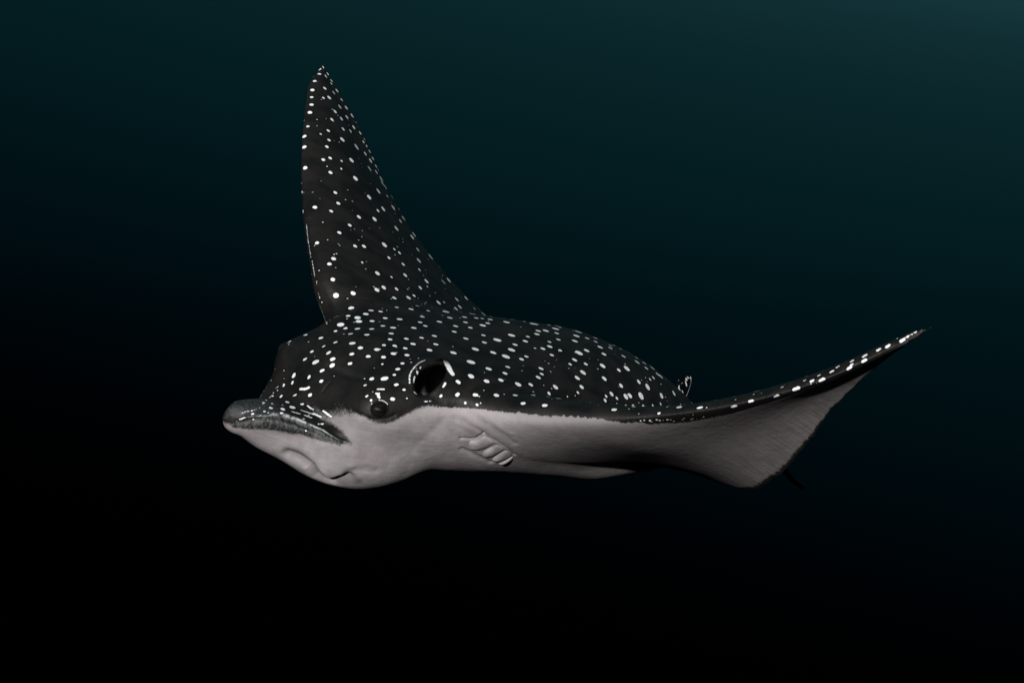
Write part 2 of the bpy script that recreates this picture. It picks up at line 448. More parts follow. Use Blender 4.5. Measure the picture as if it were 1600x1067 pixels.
for poly, wd, dp in FOLDS:
    hp = [q[0] for q in hits(poly)]
    if len(hp) < 2: continue
    pl = np.array(hp); seg = np.linalg.norm(np.diff(pl, axis=0), axis=1)
    ids, d = near_poly(pl, wd * 3)
    a = np.exp(-(d / wd)**2)
    disp[ids] += dp * a
    if poly is MOUTH_FRINGE: groove_shade_fringe[ids] = np.maximum(groove_shade_fringe[ids], .95 * np.exp(-(d / .0065)**4))
    if poly is MOUTH: groove_shade_fringe[ids] = np.maximum(groove_shade_fringe[ids], np.exp(-(d / .0042)**2))  # groove shade, painted as a dark line along the mouth
P += NR * disp[:, None]
# points along the mouth groove, whose shade is painted dark
mh = np.array([q[0] for q in hits(MOUTH)])
NR = vnormals(P, FC)
me.vertices.foreach_set('co', P.astype(np.float32).ravel()); me.update()
bvh = BVHTree.FromPolygons(P.tolist(), FC.tolist())

# ------------------------------------------------------------------ pigment: where the dark back ends and the pale belly begins
aL = np.abs(RS[:, 1])
cW, _, _ = wing_c(RS[:, 0], aL)
off = RS[:, 2] - wing_mid(aL, cW)
G5 = lambda pts: zoom(340, 580, 5.336, pts)
H6 = lambda pts: zoom(540, 520, 6.67, pts)
skirt_low = G5([(95, 440), (130, 470), (240, 478), (400, 485), (480, 490), (560, 502), (620, 520), (680, 518), (760, 548), (860, 578), (940, 590), (1010, 612), (1060, 600), (1112, 594)])
skirt_up = G5([(1085, 555), (1040, 500), (960, 440), (900, 405), (862, 395), (885, 372), (940, 362), (1010, 360)])
eyeline = H6([(0, 828), (110, 842), (195, 868), (250, 912), (330, 940), (430, 945), (510, 915), (610, 865), (700, 815), (800, 770), (900, 762)]) + [(690, 637), (715, 637), (740, 639), (765, 641), (790, 644)]
bl = hits(skirt_low + skirt_up + eyeline)
poly = np.array([q[2][[0, 2]] for q in bl])
poly = np.concatenate([[[-.05, poly[0, 1]]], poly, [[poly[-1, 0] + .006, .0], [.40, -.01], [.40, .4], [-.05, .4]]])
def poly_sd(x, y, pg):
    d = np.full(len(x), 9.); ins = np.zeros(len(x), bool)
    for (x0, y0), (x1, y1) in zip(pg, np.roll(pg, -1, 0)):
        ex, ey = x1 - x0, y1 - y0
        tt = np.clip(((x - x0) * ex + (y - y0) * ey) / (ex * ex + ey * ey + 1e-12), 0, 1)
        d = np.minimum(d, np.hypot(x - x0 - tt * ex, y - y0 - tt * ey))
        cr = (y0 > y) != (y1 > y)
        ins ^= cr & (x < x0 + (y - y0) * ex / (ey if abs(ey) > 1e-12 else 1e-12))
    return np.where(ins, d, -d)
g = np.full(nv, .0)
hm = RS[:, 0] < .38
g_head = np.full(nv, .02); g_head[hm] = poly_sd(RS[hm, 0], RS[hm, 2] + .035 * smoothstep(0, -.03, RS[hm, 1]) * smoothstep(.02, .07, RS[hm, 0]), poly)
wb = hits([(760, 640), (850, 650), (925, 654), (1000, 657), (1060, 658), (1100, 656), (1160, 648), (1240, 628), (1330, 592), (1390, 560)])
wbL = np.array([q[2][1] for q in wb]); wbO = np.array([q[2][2] - wing_mid(q[2][1], wing_c(q[2][0], q[2][1])[0]) for q in wb])
od = np.argsort(wbL); zoff = np.interp(aL, wbL[od], wbO[od]) - .006 * smoothstep(.33, .42, aL) - .02 * (RS[:, 1] < 0)
g_wing = off - zoff * (1 - smoothstep(.02, .30, cW)) + .0
bead = np.zeros(nv); x_ = .17
while x_ < .52:
    bead = np.maximum(bead, rng.uniform(.0006, .0036) * smoothstep(.20, .30, x_) * (1 - smoothstep(.38, .50, x_)) * np.exp(-((aL - x_) / rng.uniform(.0022, .0042))**2))
    x_ += rng.uniform(.005, .013)
g_wing = g_wing - bead
g_wing = np.where(cW > .3, np.clip(RN[:, 2] * .05, -.02, .02), g_wing)
kw = smoothstep(.135, .165, aL)
rear = np.clip(RN[:, 2] * .05 + .008, -.02, .02)
g_head = np.where(RS[:, 0] > .36, rear, g_head)
g = g_head * (1 - kw) + g_wing * kw
g = np.where((RS[:, 0] > .36) & (kw < .5), rear, g)
g = np.maximum(g, smoothstep(.69, .73, aL) * .03 - .02)
# skirt of the bill
lipR = np.array([q[2][[0, 2]] for q in hits(LIP)])
skp = np.concatenate([lipR, np.array([q[2][[0, 2]] for q in hits(skirt_low)])[::-1]])
sk = np.full(nv, -.02); sm_ = RS[:, 0] < .2
sk[sm_] = poly_sd(RS[sm_, 0], RS[sm_, 2], skp)
# shade inside the spiracle, painted darker with depth
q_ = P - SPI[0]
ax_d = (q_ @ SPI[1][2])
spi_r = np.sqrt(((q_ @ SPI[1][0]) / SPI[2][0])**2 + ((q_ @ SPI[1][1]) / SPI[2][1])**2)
hollow_shade = np.where((spi_r < 1.25) & (RS[:, 1] > 0), smoothstep(.016, .040, ax_d), 0)

# ------------------------------------------------------------------ pigment: every white spot, read off the photograph and set on the skin
Ka = 3.5575
SP = zoom(420, 80, Ka, [(300,90,20),(333,120,20),(281,128,24),(318,141,22),(356,158,22),(255,167,22),(347,181,20),(242,217,26),(312,208,24),(386,213,26),(361,232,26),(238,257,20),(304,261,18),(336,259,28),(412,264,20),(237,298,26),(395,310,30),(438,308,28),(229,341,28),(369,337,26),(464,359,30),(434,367,26),(404,377,28),(351,381,24),(495,392,18),(217,419,20),(472,424,26),(414,434,26),(454,445,24),(515,448,24),(331,443,22),(197,474,28),(289,462,16),(540,483,20),(335,495,22),(409,492,34),(526,505,20),(551,521,18),(197,533,28),(323,532,24),(488,533,42),(561,558,22),(537,571,28),(579,597,24),(303,604,24),(341,595,24),(405,611,16),(460,607,36),(566,610,32),(596,640,24),(202,649,28),(560,653,38),(616,655,20),(343,675,26),(598,672,30),(482,708,36),(640,700,40),(633,736,34),(655,748,32),(609,778,38),(370,787,24),(659,806,22),(687,812,36),(558,812,34),(386,846,26),(256,868,28),(691,869,38),(636,877,34),(347,890,24),(607,887,24),(730,870,16),(756,922,36),(501,922,28),(588,934,34),(732,945,28),(300,952,12),(450,968,24),(710,986,36),(392,1009,26),(815,1012,34),(797,1033,36),(268,417,8),(268,381,8),(403,654,14),(290,722,6),(245,784,6),(282,819,7),(535,789,6),(465,886,8),(427,826,10),(520,998,8),(558,986,6),(457,995,8),(501,597,8),(513,628,8),(240,603,6)])
SP += zoom(440, 320, Ka, [(197,212,26),(409,230,26),(458,231,28),(572,223,38),(627,247,18),(655,267,24),(597,295,24),(289,300,30),(266,329,28),(448,321,18),(472,316,8),(676,331,24),(763,310,38),(757,249,30),(829,289,42),(766,361,22),(533,381,34),(611,402,18),(687,391,30),(936,411,36),(806,425,34),(900,429,36),(285,415,28),(568,460,30),(530,473,32),(639,468,26),(771,461,28),(810,454,14),(701,470,10),(398,492,32),(302,504,34),(627,518,28),(706,517,32),(736,505,22),(974,526,32),(1026,519,32),(873,544,34),(904,542,16),(991,567,32),(970,578,30),(1072,577,22),(1130,600,40),(387,574,36),(497,587,34),(755,562,24),(640,570,24),(720,580,32),(550,593,28),(468,607,34),(815,589,24),(913,594,44),(1060,606,42),(370,617,28),(422,627,38),(1017,624,34),(1082,629,30),(1116,632,22),(1160,637,32),(430,648,38),(576,630,30),(782,622,30),(656,636,36),(936,628,34),(503,646,30),(770,653,28),(877,650,34),(1022,653,30),(1146,658,30),(328,666,44),(799,673,28),(563,673,30),(1049,683,30),(967,674,32),(1118,670,40),(1250,652,42),(620,683,38),(735,684,34),(422,689,34),(501,690,32),(959,705,30),(355,687,26),(300,702,24),(474,722,34),(609,715,32),(383,717,30),(218,740,30),(850,729,32),(1024,743,34),(1122,725,28),(693,744,30),(778,739,28),(603,748,28),(1127,765,32),(731,773,34),(857,775,32),(1199,751,52),(1278,725,46),(1355,758,34),(299,764,28),(393,769,40),(438,795,32),(569,780,24),(628,783,28),(687,797,28),(530,804,34),(822,807,36),(1077,802,46),(1176,821,40),(1298,777,32),(1278,806,46),(234,786,22),(169,816,24),(261,822,34),(390,829,34),(482,842,30),(622,827,32),(697,835,30),(566,846,30),(955,822,40),(1247,843,52),(130,858,30),(189,873,46),(284,857,36),(281,892,38),(381,882,30),(1053,874,54),(1334,858,32),(1361,843,26),(560,885,14),(672,881,26),(646,913,30),(225,921,34),(1151,911,40),(1257,901,32),(1242,936,32),(627,944,22),(1053,952,40),(68,948,34),(152,957,28),(1140,980,36),(1219,974,34),(982,984,36),(60,988,26),(220,980,28),(501,968,30),(572,965,50),(637,1000,30),(464,1002,20),(1315,997,42),(1385,999,32),(682,1027,22),(978,1054,32),(1078,1056,36),(1194,1058,34),(1299,1058,32),(1400,1058,32),(73,1058,28),(158,1057,30),(885,1062,22),(12,1003,20)])
SP += zoom(680, 470, Ka, [(489,569,32),(609,580,34),(168,567,16),(233,577,20),(588,376,34),(592,406,28),(573,425,34),(551,107,50),(503,108,20),(540,128,36),(573,167,34),(565,185,34),(615,166,40),(669,155,46),(676,180,30),(685,215,28),(635,228,24),(637,254,36),(599,266,32),(648,301,28),(695,275,26),(555,263,16),(515,199,26),(775,328,34),(799,289,50),(842,276,36),(776,223,38),(785,195,42),(845,208,28),(750,352,24),(837,351,28),(822,398,42),(790,428,38),(669,479,38),(633,515,26),(627,532,26),(686,542,36),(814,478,32),(793,509,20),(796,172,48),(892,227,28),(917,257,36),(974,262,30),(975,249,28),(938,296,32),(890,207,30),(931,361,40),(1021,385,26),(1065,375,46),(940,432,36),(1033,471,32),(1047,308,30),(1132,450,32),(1118,315,24),(1123,340,36),(1169,338,28),(1174,374,28),(1181,478,44),(1144,528,50),(1237,408,34),(1255,420,34),(1213,427,24),(1195,436,20),(1216,367,34),(1258,527,38),(1327,513,36),(1253,573,18),(1083,527,34),(1060,532,40),(980,517,34),(950,529,22),(1010,541,24),(945,553,26),(995,604,34),(1104,589,24),(1210,582,20),(1244,624,22),(1298,583,20),(1357,590,36),(1038,260,24),(1000,240,24),(700,140,24),(640,128,24),(690,128,28)])
EDGE = zoom(1000, 500, 3.333, [(490,450,42),(578,422,38),(711,396,40),(814,358,54),(895,316,36),(948,313,46),(932,288,28),(998,268,34),(1030,243,32),(1104,213,36),(1102,232,28),(1090,251,40),(1170,186,42),(1168,212,42),(1243,154,40),(1290,135,42),(1366,105,46),(1395,85,30),(1432,63,24),(858,314,26),(740,349,22),(591,387,16),(628,381,14),(498,414,14),(312,455,42)])
SP += zoom(1000, 560, 8.894, [(10,868,24),(60,858,30),(140,864,36),(165,880,24),(230,852,30),(275,862,34),(320,858,18),(380,850,38),(470,872,26),(585,850,28),(610,862,14),(715,846,32),(735,838,24),(790,842,14),(850,850,22),(884,812,34),(1000,816,24),(1070,806,18),(1110,800,26),(1190,792,14)])
SP += G5([(552,118,26),(500,158,14),(466,178,14),(462,206,20),(530,208,32),(582,257,40),(455,270,22),(443,305,36),(542,315,44),(541,282,18),(535,345,34),(624,300,56),(705,274,34),(720,396,18),(872,438,30),(392,334,28),(293,356,34),(384,262,30),(500,130,14),(404,240,20),(487,140,14)])
SP += H6([(222,660,40),(490,690,58),(278,747,28),(265,703,30),(203,547,36),(639,682,20)])
SP += zoom(420, 500, 6.67, [(218,223,40),(382,155,50),(160,610,14)])
# marks longer than they are wide: photo polyline and width
BARS = [(zoom(440, 320, Ka, [(102,1023),(128,1024),(152,1016)]), 3.94), (zoom(440, 320, Ka, [(910,866),(925,895),(940,925),(950,940)]), 7.31), (H6([(335,588),(400,587)]), 3.30), (H6([(320,632),(345,632),(340,655),(352,672)]), 3.90), (H6([(352,708),(395,716),(430,745)]), 3.00),
        (G5([(615,335),(690,355)]), 2.0), (G5([(725,366),(785,388)]), 2.2), (G5([(750,286),(775,308),(800,318)]), 2.4), (G5([(690,322),(740,338),(790,356),(830,365)]), 2.0), (G5([(880,330),(910,352),(945,378)]), 3.0), (G5([(800,352),(830,366),(860,380)]), 3.4),
        (H6([(668,520),(664,465),(680,410),(720,355),(770,310),(830,284)]), 2.25), (H6([(720,460),(708,515)]), 2.70), (H6([(735,635),(718,618)]), 2.70), (H6([(748,405),(748,425)]), 3.90), (H6([(780,352),(776,370)]), 2.40), (H6([(1020,425),(1014,455)]), 3.90), (H6([(1040,525),(1018,560)]), 3.30), (H6([(820,715),(890,712)]), 1.35),
        (G5([(375,275),(395,255),(430,222),(462,190)]), 1.31), (G5([(230,385),(185,402)]), 2.25), (G5([(200,350),(235,336),(300,326),(360,300)]), 1.31)]
for q_, w_ in (([(478, 350), (481, 378), (485, 402)], .9), ([(487, 408), (491, 432)], 1.3), ([(494, 440), (499, 466)], 1.6), ([(502, 472), (510, 506)], 1.9)):
    BARS.append(([(a_ + .8, b_) for a_, b_ in q_], w_))
spot = np.full(nv, -.02)
cell = .03
keys = np.floor(P / cell).astype(np.int64)
kk = (keys[:, 0] * 1009 + keys[:, 1]) * 1009 + keys[:, 2]
order = np.argsort(kk, kind='stable'); ks = kk[order]
def around(p, r):
    lo = np.floor((p - r) / cell).astype(int); hi = np.floor((p + r) / cell).astype(int); out = []
    for a in range(lo[0], hi[0] + 1):
        for b in range(lo[1], hi[1] + 1):
            for c in range(lo[2], hi[2] + 1):
                key = (a * 1009 + b) * 1009 + c
                i0, i1 = np.searchsorted(ks, key), np.searchsorted(ks, key, side='right')
                if i1 > i0: out.append(order[i0:i1])
    return np.concatenate(out) if out else np.zeros(0, int)
centres = []
def put_spot(p, nrm, r):
    ids = around(p, r + .008)
    if not len(ids): return
    ids = ids[(NR[ids] @ nrm) > .1]
    d = np.linalg.norm(P[ids] - p, axis=1)
    spot[ids] = np.maximum(spot[ids], r - d)
    centres.append(p)
def put_bar(ps, nrm, r):
    for a, b in zip(ps, ps[1:]):
        ids = around((a + b) / 2, r + .008 + np.linalg.norm(b - a) / 2)
        if not len(ids): continue
        ab = b - a; tt = np.clip(((P[ids] - a) @ ab) / (ab @ ab + 1e-12), 0, 1)
        spot[ids] = np.maximum(spot[ids], r - np.linalg.norm(P[ids] - a - tt[:, None] * ab, axis=1))
    centres.extend(ps)
for u, v, w in SP:
    for du, dv in ((0, 0), (-2, 2), (2, 2), (-4, 3), (3, 4), (-5, 0), (0, 6)):
        h = hit(u + du, v + dv)
        if h is not None: break
    if h is None: continue
    face = abs(h[1] @ unit(CAM_B - h[0]))
    if v > 500 and w > 5 and face > .6:                       # most marks on the head and back are a little oval
        a_ = math.radians(-14 if u < 715 else 22) + rng.normal(0, .22); k_ = .12 * w
        BARS.append(([(u - k_ * math.cos(a_), v - k_ * math.sin(a_)), (u, v), (u + k_ * math.cos(a_), v + k_ * math.sin(a_))], .62 * w))
        continue
    put_spot(h[0], h[1], max(w * .5 * h[3] / FPX * .90, .0006))
for u, v, w in EDGE:
    a_ = math.radians(-8 - 26 * min(1, max(0, (u - 1080) / 250))); k_ = .20 * w
    BARS.append(([(u - k_ * math.cos(a_), v - k_ * math.sin(a_)), (u, v), (u + k_ * math.cos(a_), v + k_ * math.sin(a_))], .38 * w))
for line, w in BARS:
    hb = hits(line)
    if len(hb) > 1: put_bar([q[0] for q in hb], hb[0][1], w * .5 * hb[0][3] / FPX)
# the far side and the parts turned away carry spots as well
cand = rng.permutation(np.nonzero((g > .006) & (RS[:, 2] > -.05))[0])[:26000]
taken = {}
def cellkey(p): return tuple(np.floor(p / .02).astype(int))
for c_ in centres: taken.setdefault(cellkey(c_), []).append(c_)
extra = 0
for i_ in cand:
    p = P[i_]; nrm = NR[i_]; tocam = CAM_B - p
    facing = nrm @ tocam > .02 * np.linalg.norm(tocam)
    if facing:
        d_ = Vector(unit(tocam)); hh = bvh.ray_cast(Vector(p + nrm * .002) + d_ * .002, d_)
        if hh[0] is None: continue
    k0 = cellkey(p); near = False
    for a in (-1, 0, 1):
        for b in (-1, 0, 1):
            for c in (-1, 0, 1):
                for o_ in taken.get((k0[0] + a, k0[1] + b, k0[2] + c), ()):
                    if ((o_ - p)**2).sum() < .017**2: near = True
    if near: continue
    put_spot(p, nrm, rng.uniform(.0026, .0048)); taken.setdefault(k0, []).append(p); extra += 1
for i_ in rng.permutation(np.nonzero((g > .006) & (aL > .02))[0])[:420]:           # flecks too fine to count
    put_spot(P[i_], NR[i_], rng.uniform(.0004, .0011))
print('spots', len(centres), 'out of view', extra)

# ------------------------------------------------------------------ store pigment and painted shade on the mesh and shade it
def store(name, arr):
    a = me.attributes.new(name, 'FLOAT', 'POINT'); a.data.foreach_set('value', np.asarray(arr, np.float32))
store('dark', g); store('spot', spot); store('skirt', sk); store('hollow_shade', hollow_shade); store('chord', cW); store('span', aL); store('groove_shade_fringe', groove_shade_fringe); store('bill', (1 - smoothstep(.035, .075, RS[:, 0])) * (sk < 0) * smoothstep(-.002, .006, RS[:, 2]))

class Nodes:
    def __init__(self, name):
        self.m, self.n, self.l = new_mat(name)
    def put(self, sock, v):
        if isinstance(v, (int, float)): sock.default_value = v
        elif isinstance(v, tuple): sock.default_value = v if len(v) == len(sock.default_value) else tuple(v) + (1,)
        else: self.l.new(v, sock)
    def attr(self, name, vec=False):
        a = self.n.new('ShaderNodeAttribute'); a.attribute_name = name
        return a.outputs['Vector' if vec else 'Fac']
    def math(self, op, a, b=0.0, c=None):
        x = self.n.new('ShaderNodeMath'); x.operation = op
        self.put(x.inputs[0], a); self.put(x.inputs[1], b)
        if c is not None: self.put(x.inputs[2], c)
        return x.outputs[0]
    def step(self, v, lo, hi, to0=0.0, to1=1.0):
        x = self.n.new('ShaderNodeMapRange'); x.interpolation_type = 'SMOOTHSTEP'
        self.put(x.inputs['Value'], v); self.put(x.inputs['From Min'], lo); self.put(x.inputs['From Max'], hi)
        self.put(x.inputs['To Min'], to0); self.put(x.inputs['To Max'], to1)
        return x.outputs['Result']
    def noise(self, vec, scale, detail=3.0, rough=.55):
        x = self.n.new('ShaderNodeTexNoise'); x.inputs['Scale'].default_value = scale
        x.inputs['Detail'].default_value = detail; x.inputs['Roughness'].default_value = rough
        if vec is not None: self.l.new(vec, x.inputs['Vector'])
        return x.outputs['Fac']
    def vmul(self, vec, k):
        x = self.n.new('ShaderNodeVectorMath'); x.operation = 'MULTIPLY'
        self.put(x.inputs[0], vec); x.inputs[1].default_value = k
        return x.outputs[0]
    def mix(self, f, a, b, blend='MIX'):
        x = self.n.new('ShaderNodeMix'); x.data_type = 'RGBA'; x.blend_type = blend
        self.put(x.inputs['Factor'], f); self.put(x.inputs['A'], a); self.put(x.inputs['B'], b)
        return x.outputs['Result']
    def bsdf(self, col, rough, spec=.35, height=None, dist=.001, strength=.5):
        b_ = self.n.new('ShaderNodeBsdfPrincipled'); o = self.n.new('ShaderNodeOutputMaterial')
        self.put(b_.inputs['Base Color'], col); self.put(b_.inputs['Roughness'], rough)
        self.put(b_.inputs['Specular IOR Level'], spec)
        if height is not None:
            bp = self.n.new('ShaderNodeBump'); bp.inputs['Strength'].default_value = strength; bp.inputs['Distance'].default_value = dist
            self.l.new(height, bp.inputs['Height']); self.l.new(bp.outputs[0], b_.inputs['Normal'])
        self.l.new(b_.outputs[0], o.inputs['Surface'])
        return b_

VENTRAL_A, VENTRAL_B = (.200, .186, .190), (.272, .256, .259)
S = Nodes('ray_skin')
rest = S.attr('rest', True); dark = S.attr('dark'); spt = S.attr('spot'); skt = S.attr('skirt'); hol = S.attr('hollow_shade')
chord = S.attr('chord'); span = S.attr('span')
nf = S.noise(rest, 420, 3); nm = S.noise(rest, 120, 3); nb = S.noise(rest, 26, 4)
cen = lambda v: S.math('SUBTRACT', v, .5)
dk = S.math('ADD', dark, S.math('MULTIPLY_ADD', cen(nf), .0055, S.math('MULTIPLY', cen(nm), .004)))
soft = S.step(span, .125, .16, .0024, .0009)
dark_m = S.step(dk, S.math('MULTIPLY', soft, -1.0), soft)
# the dark ragged fringe along the trailing edge
fr = S.math('ADD', chord, S.math('MULTIPLY', cen(S.noise(S.vmul(rest, (60, 330, 60)), 1.0, 3)), .060))
fringe = S.math('MULTIPLY', S.step(fr, .945, .968), S.step(span, .20, .27))
dark_m = S.math('MAXIMUM', dark_m, fringe)
# back: near-black, faintly brown and blotched
back = S.mix(S.step(nb, .32, .68), (.0040, .0042, .0043), (.0125, .0113, .0106))
back = S.mix(S.step(S.noise(rest, 300, 2), .62, .80, 0, .35), back, (.014, .0145, .0145))
# belly: pale grey, a little pink, blotched; paler along the border with the back
bel = S.mix(S.step(nb, .30, .72), VENTRAL_A, VENTRAL_B)
bel = S.mix(S.step(S.noise(rest, 70, 5, .6), .40, .75, 0, .45), bel, (.160, .140, .148))
bel = S.mix(S.step(S.noise(S.vmul(rest, (38, 60, 240)), 1.0, 4, .6), .48, .72, 0, .35), bel, (.34, .32, .324))
bel = S.mix(S.step(S.noise(rest, 14, 3), .42, .70, 0, .45), bel, (.165, .132, .145))
edge_pale = S.math('MULTIPLY', S.step(dark, -.016, -.004), S.step(span, .10, .15))
bel = S.mix(S.math('MULTIPLY', edge_pale, .55), bel, (.40, .372, .378))
strk = S.noise(S.vmul(rest, (14, 210, 14)), 1.0, 4, .6)
strk_k = S.math('MULTIPLY', S.step(chord, .45, .92), S.step(span, .22, .30))
bel = S.mix(S.math('MULTIPLY', strk_k, S.step(strk, .42, .66, 0, .75)), bel, (.085, .078, .08))
bel = S.mix(S.math('MULTIPLY', strk_k, S.step(strk, .40, .28, 0, .5)), bel, (.44, .42, .424))
bel = S.mix(S.step(span, .16, .34, 0, .6), bel, (.115, .106, .109))  # wing undersides darkened outwards: their shade put into the colour
pits = S.step(S.noise(rest, 210, 2), .72, .80, 0, .35)
bel = S.mix(pits, bel, (.13, .115, .12))
col = S.mix(dark_m, bel, back)
# bill skirt: grey slate drawn out in slanting streaks
sks = S.noise(S.vmul(rest, (400, 60, 150)), 1.0, 4, .65)
sk_c = S.mix(S.step(sks, .40, .70), (.010, .011, .011), (.080, .083, .083))
sk_m = S.math('MULTIPLY', S.step(S.math('ADD', skt, S.math('MULTIPLY', cen(nf), .004)), -.0006, .0008), dark_m)
col = S.mix(sk_m, col, sk_c)
lip = S.math('MULTIPLY', S.step(S.math('ABSOLUTE', skt), .0008, .0002), S.step(nm, .40, .55))
lip = S.math('MULTIPLY', S.math('MULTIPLY', lip, dark_m), S.step(dark, .004, .010))
col = S.mix(S.math('MULTIPLY', lip, .7), col, (.42, .46, .46))
# white spots with a slightly uneven outline
so = S.math('ADD', spt, S.math('MULTIPLY', cen(S.noise(rest, 480, 2)), .0020))
sp_m = S.step(so, -.00045, .00045)
sp_c = S.mix(S.noise(rest, 600, 2), (.74, .78, .78), (.86, .88, .88))
halo = S.math('MULTIPLY', S.step(spt, -.0045, -.0008), .6)
col = S.mix(S.math('MULTIPLY', halo, dark_m), col, (.004, .004, .004))
col = S.mix(S.math('MULTIPLY', sp_m, S.step(dark, -.004, .0)), col, sp_c)
tipg = S.math('MULTIPLY', S.step(S.attr('bill'), 0, 1), dark_m)
col = S.mix(S.math('MULTIPLY', tipg, S.math('SUBTRACT', 1.0, sp_m)), col, S.mix(S.step(nf, .4, .7), (.016, .018, .019), (.050, .056, .058)))
shade_fringe_m = S.attr('groove_shade_fringe')
col = S.mix(S.math('MULTIPLY', shade_fringe_m, .6), col, (.05, .045, .047))  # grey fringe tissue, plus the groove's shade put into the colour
col = S.mix(hol, col, (.0015, .0015, .0015))  # depth shade of the spiracle painted near-black over the skin
rough = S.mix(dark_m, (.60, .60, .60), (.56, .56, .56))
hgt = S.math('MULTIPLY_ADD', S.noise(rest, 520, 3), .5, S.math('MULTIPLY_ADD', S.noise(rest, 90, 3), 1.4, S.math('MULTIPLY', S.noise(S.vmul(rest, (40, 90, 260)), 1.0, 3), .9)))
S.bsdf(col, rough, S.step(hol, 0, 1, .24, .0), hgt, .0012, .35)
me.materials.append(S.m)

# ------------------------------------------------------------------ gill flaps: a row of soft plates behind the cheek
K = Nodes('gill_skin')
geo = K.n.new('ShaderNodeTexCoord').outputs['Object']
kn = K.noise(geo, 60, 4)
K.bsdf(K.mix(K.step(kn, .3, .7), (.25, .228, .234), (.33, .305, .31)), .6, .3, K.noise(geo, 240, 3), .001, .4)
GILLS = [[(362, 535), (400, 512), (480, 508), (540, 470), (590, 440), (680, 485), (770, 545), (705, 585), (640, 618), (545, 645), (450, 655), (372, 640)],
         [(548, 700), (590, 655), (660, 618), (770, 560), (840, 590), (900, 632), (830, 665), (760, 705), (690, 742), (560, 745)],
         [(684, 780), (710, 748), (800, 692), (890, 642), (950, 652), (1000, 715), (930, 755), (860, 788), (760, 808), (692, 808)],
         [(768, 832), (850, 790), (930, 758), (1000, 728), (1020, 750), (960, 788), (900, 815), (820, 838)]]
def outline_pts(pts, m):
    a = np.array(pts + pts[:1], float); q = np.concatenate([[0], np.cumsum(np.linalg.norm(np.diff(a, axis=0), axis=1))])
    t_ = np.linspace(0, q[-1], m, endpoint=False)
    r = np.stack([np.interp(t_, q, a[:, k]) for k in (0, 1)], 1)
    for _ in range(2): r = .5 * r + .25 * (np.roll(r, 1, 0) + np.roll(r, -1, 0))
    return r
PADS = [('gill_flap', q_, 690, 630, 8.89, .0050, .0018) for q_ in GILLS]
for gi, (pname, pts, gx, gy, gk, gh, gl_) in enumerate(PADS):
    m_, rings = 40, 8
    o2 = outline_pts(pts, m_); c2 = o2.mean(0)
    vs, ok = [], True
    for k in range(rings + 1):
        f_ = 1 - k / rings
        for q in (o2 if k < rings else [None]):
            w = c2 if q is None else c2 + (q - c2) * f_
            u, v = gx + w[0] / gk, gy + w[1] / gk
            h = hit(u, v)
            if h is None: ok = False; break
            lead = np.clip((c2[0] - w[0]) / (np.ptp(o2[:, 0]) * .5), -1, 1)      # the front edge stands open
            lift = -.0012 + (gh + gl_ * lead) * (1 - f_**2.6)**.7
            vs.append(h[0] + h[1] * lift)
        if not ok: break
    if not ok: print('gill missed', gi); continue
    fs = [(k * m_ + j, k * m_ + (j + 1) % m_, (k + 1) * m_ + (j + 1) % m_, (k + 1) * m_ + j) for k in range(rings - 1) for j in range(m_)]
    fs += [((rings - 1) * m_ + j, (rings - 1) * m_ + (j + 1) % m_, rings * m_) for j in range(m_)]
    vs = np.array(vs)
    # face outwards
    n0 = np.cross(vs[fs[0][1]] - vs[fs[0][0]], vs[fs[0][2]] - vs[fs[0][0]])
    if n0 @ (CAM_B - vs[0]) < 0: fs = [f[::-1] for f in fs]
    link_mesh(pname, vs, fs, K.m, ray)

# ------------------------------------------------------------------ eyes
EY = Nodes('eye_dark')
ec = EY.n.new('ShaderNodeTexCoord').outputs['Object']
EY.bsdf(EY.mix(EY.step(EY.noise(ec, 500, 3), .4, .7), (.005, .005, .005), (.012, .011, .010)), .5, .08)
PU = Nodes('pupil_black'); PU.bsdf((.002, .002, .002), .45, .15)
LI = Nodes('eyelid_skin'); lc = LI.n.new('ShaderNodeTexCoord').outputs['Object']
LI.bsdf(LI.mix(LI.step(LI.noise(lc, 300, 3), .4, .7), (.005, .005, .005), (.011, .011, .011)), .6, .1)
def sphere(r, nu=32, nv_=18, cap=math.pi):
    vs = [(0, 0, r)]
    for i in range(1, nv_ + 1):
        th = cap * i / nv_
        vs += [(r * math.sin(th) * math.cos(2 * math.pi * j / nu), r * math.sin(th) * math.sin(2 * math.pi * j / nu), r * math.cos(th)) for j in range(nu)]
    fs = [(0, 1 + j, 1 + (j + 1) % nu) for j in range(nu)]
    for i in range(nv_ - 1):
        a = 1 + i * nu
        fs += [(a + j, a + nu + j, a + nu + (j + 1) % nu, a + (j + 1) % nu) for j in range(nu)]
    return np.array(vs), fs
def torus(R_, r_, ex, nu=40, nv_=10):
    vs = []
    for i in range(nu):
        a = 2 * math.pi * i / nu
        for j in range(nv_):
            b = 2 * math.pi * j / nv_
            rr = r_ * (1 + .5 * math.sin(a))
            vs.append(((R_ + rr * math.cos(b)) * math.cos(a) * ex, (R_ + rr * math.cos(b)) * math.sin(a), rr * math.sin(b)))
    fs = [(i * nv_ + j, ((i + 1) % nu) * nv_ + j, ((i + 1) % nu) * nv_ + (j + 1) % nv_, i * nv_ + (j + 1) % nv_) for i in range(nu) for j in range(nv_)]
    return np.array(vs), fs
eh = hit(593, 640)
def frame(z_, up):
    z_ = unit(z_); y_ = unit(up - z_ * (up @ z_)); x_ = np.cross(y_, z_); return np.stack([x_, y_, z_], 1)
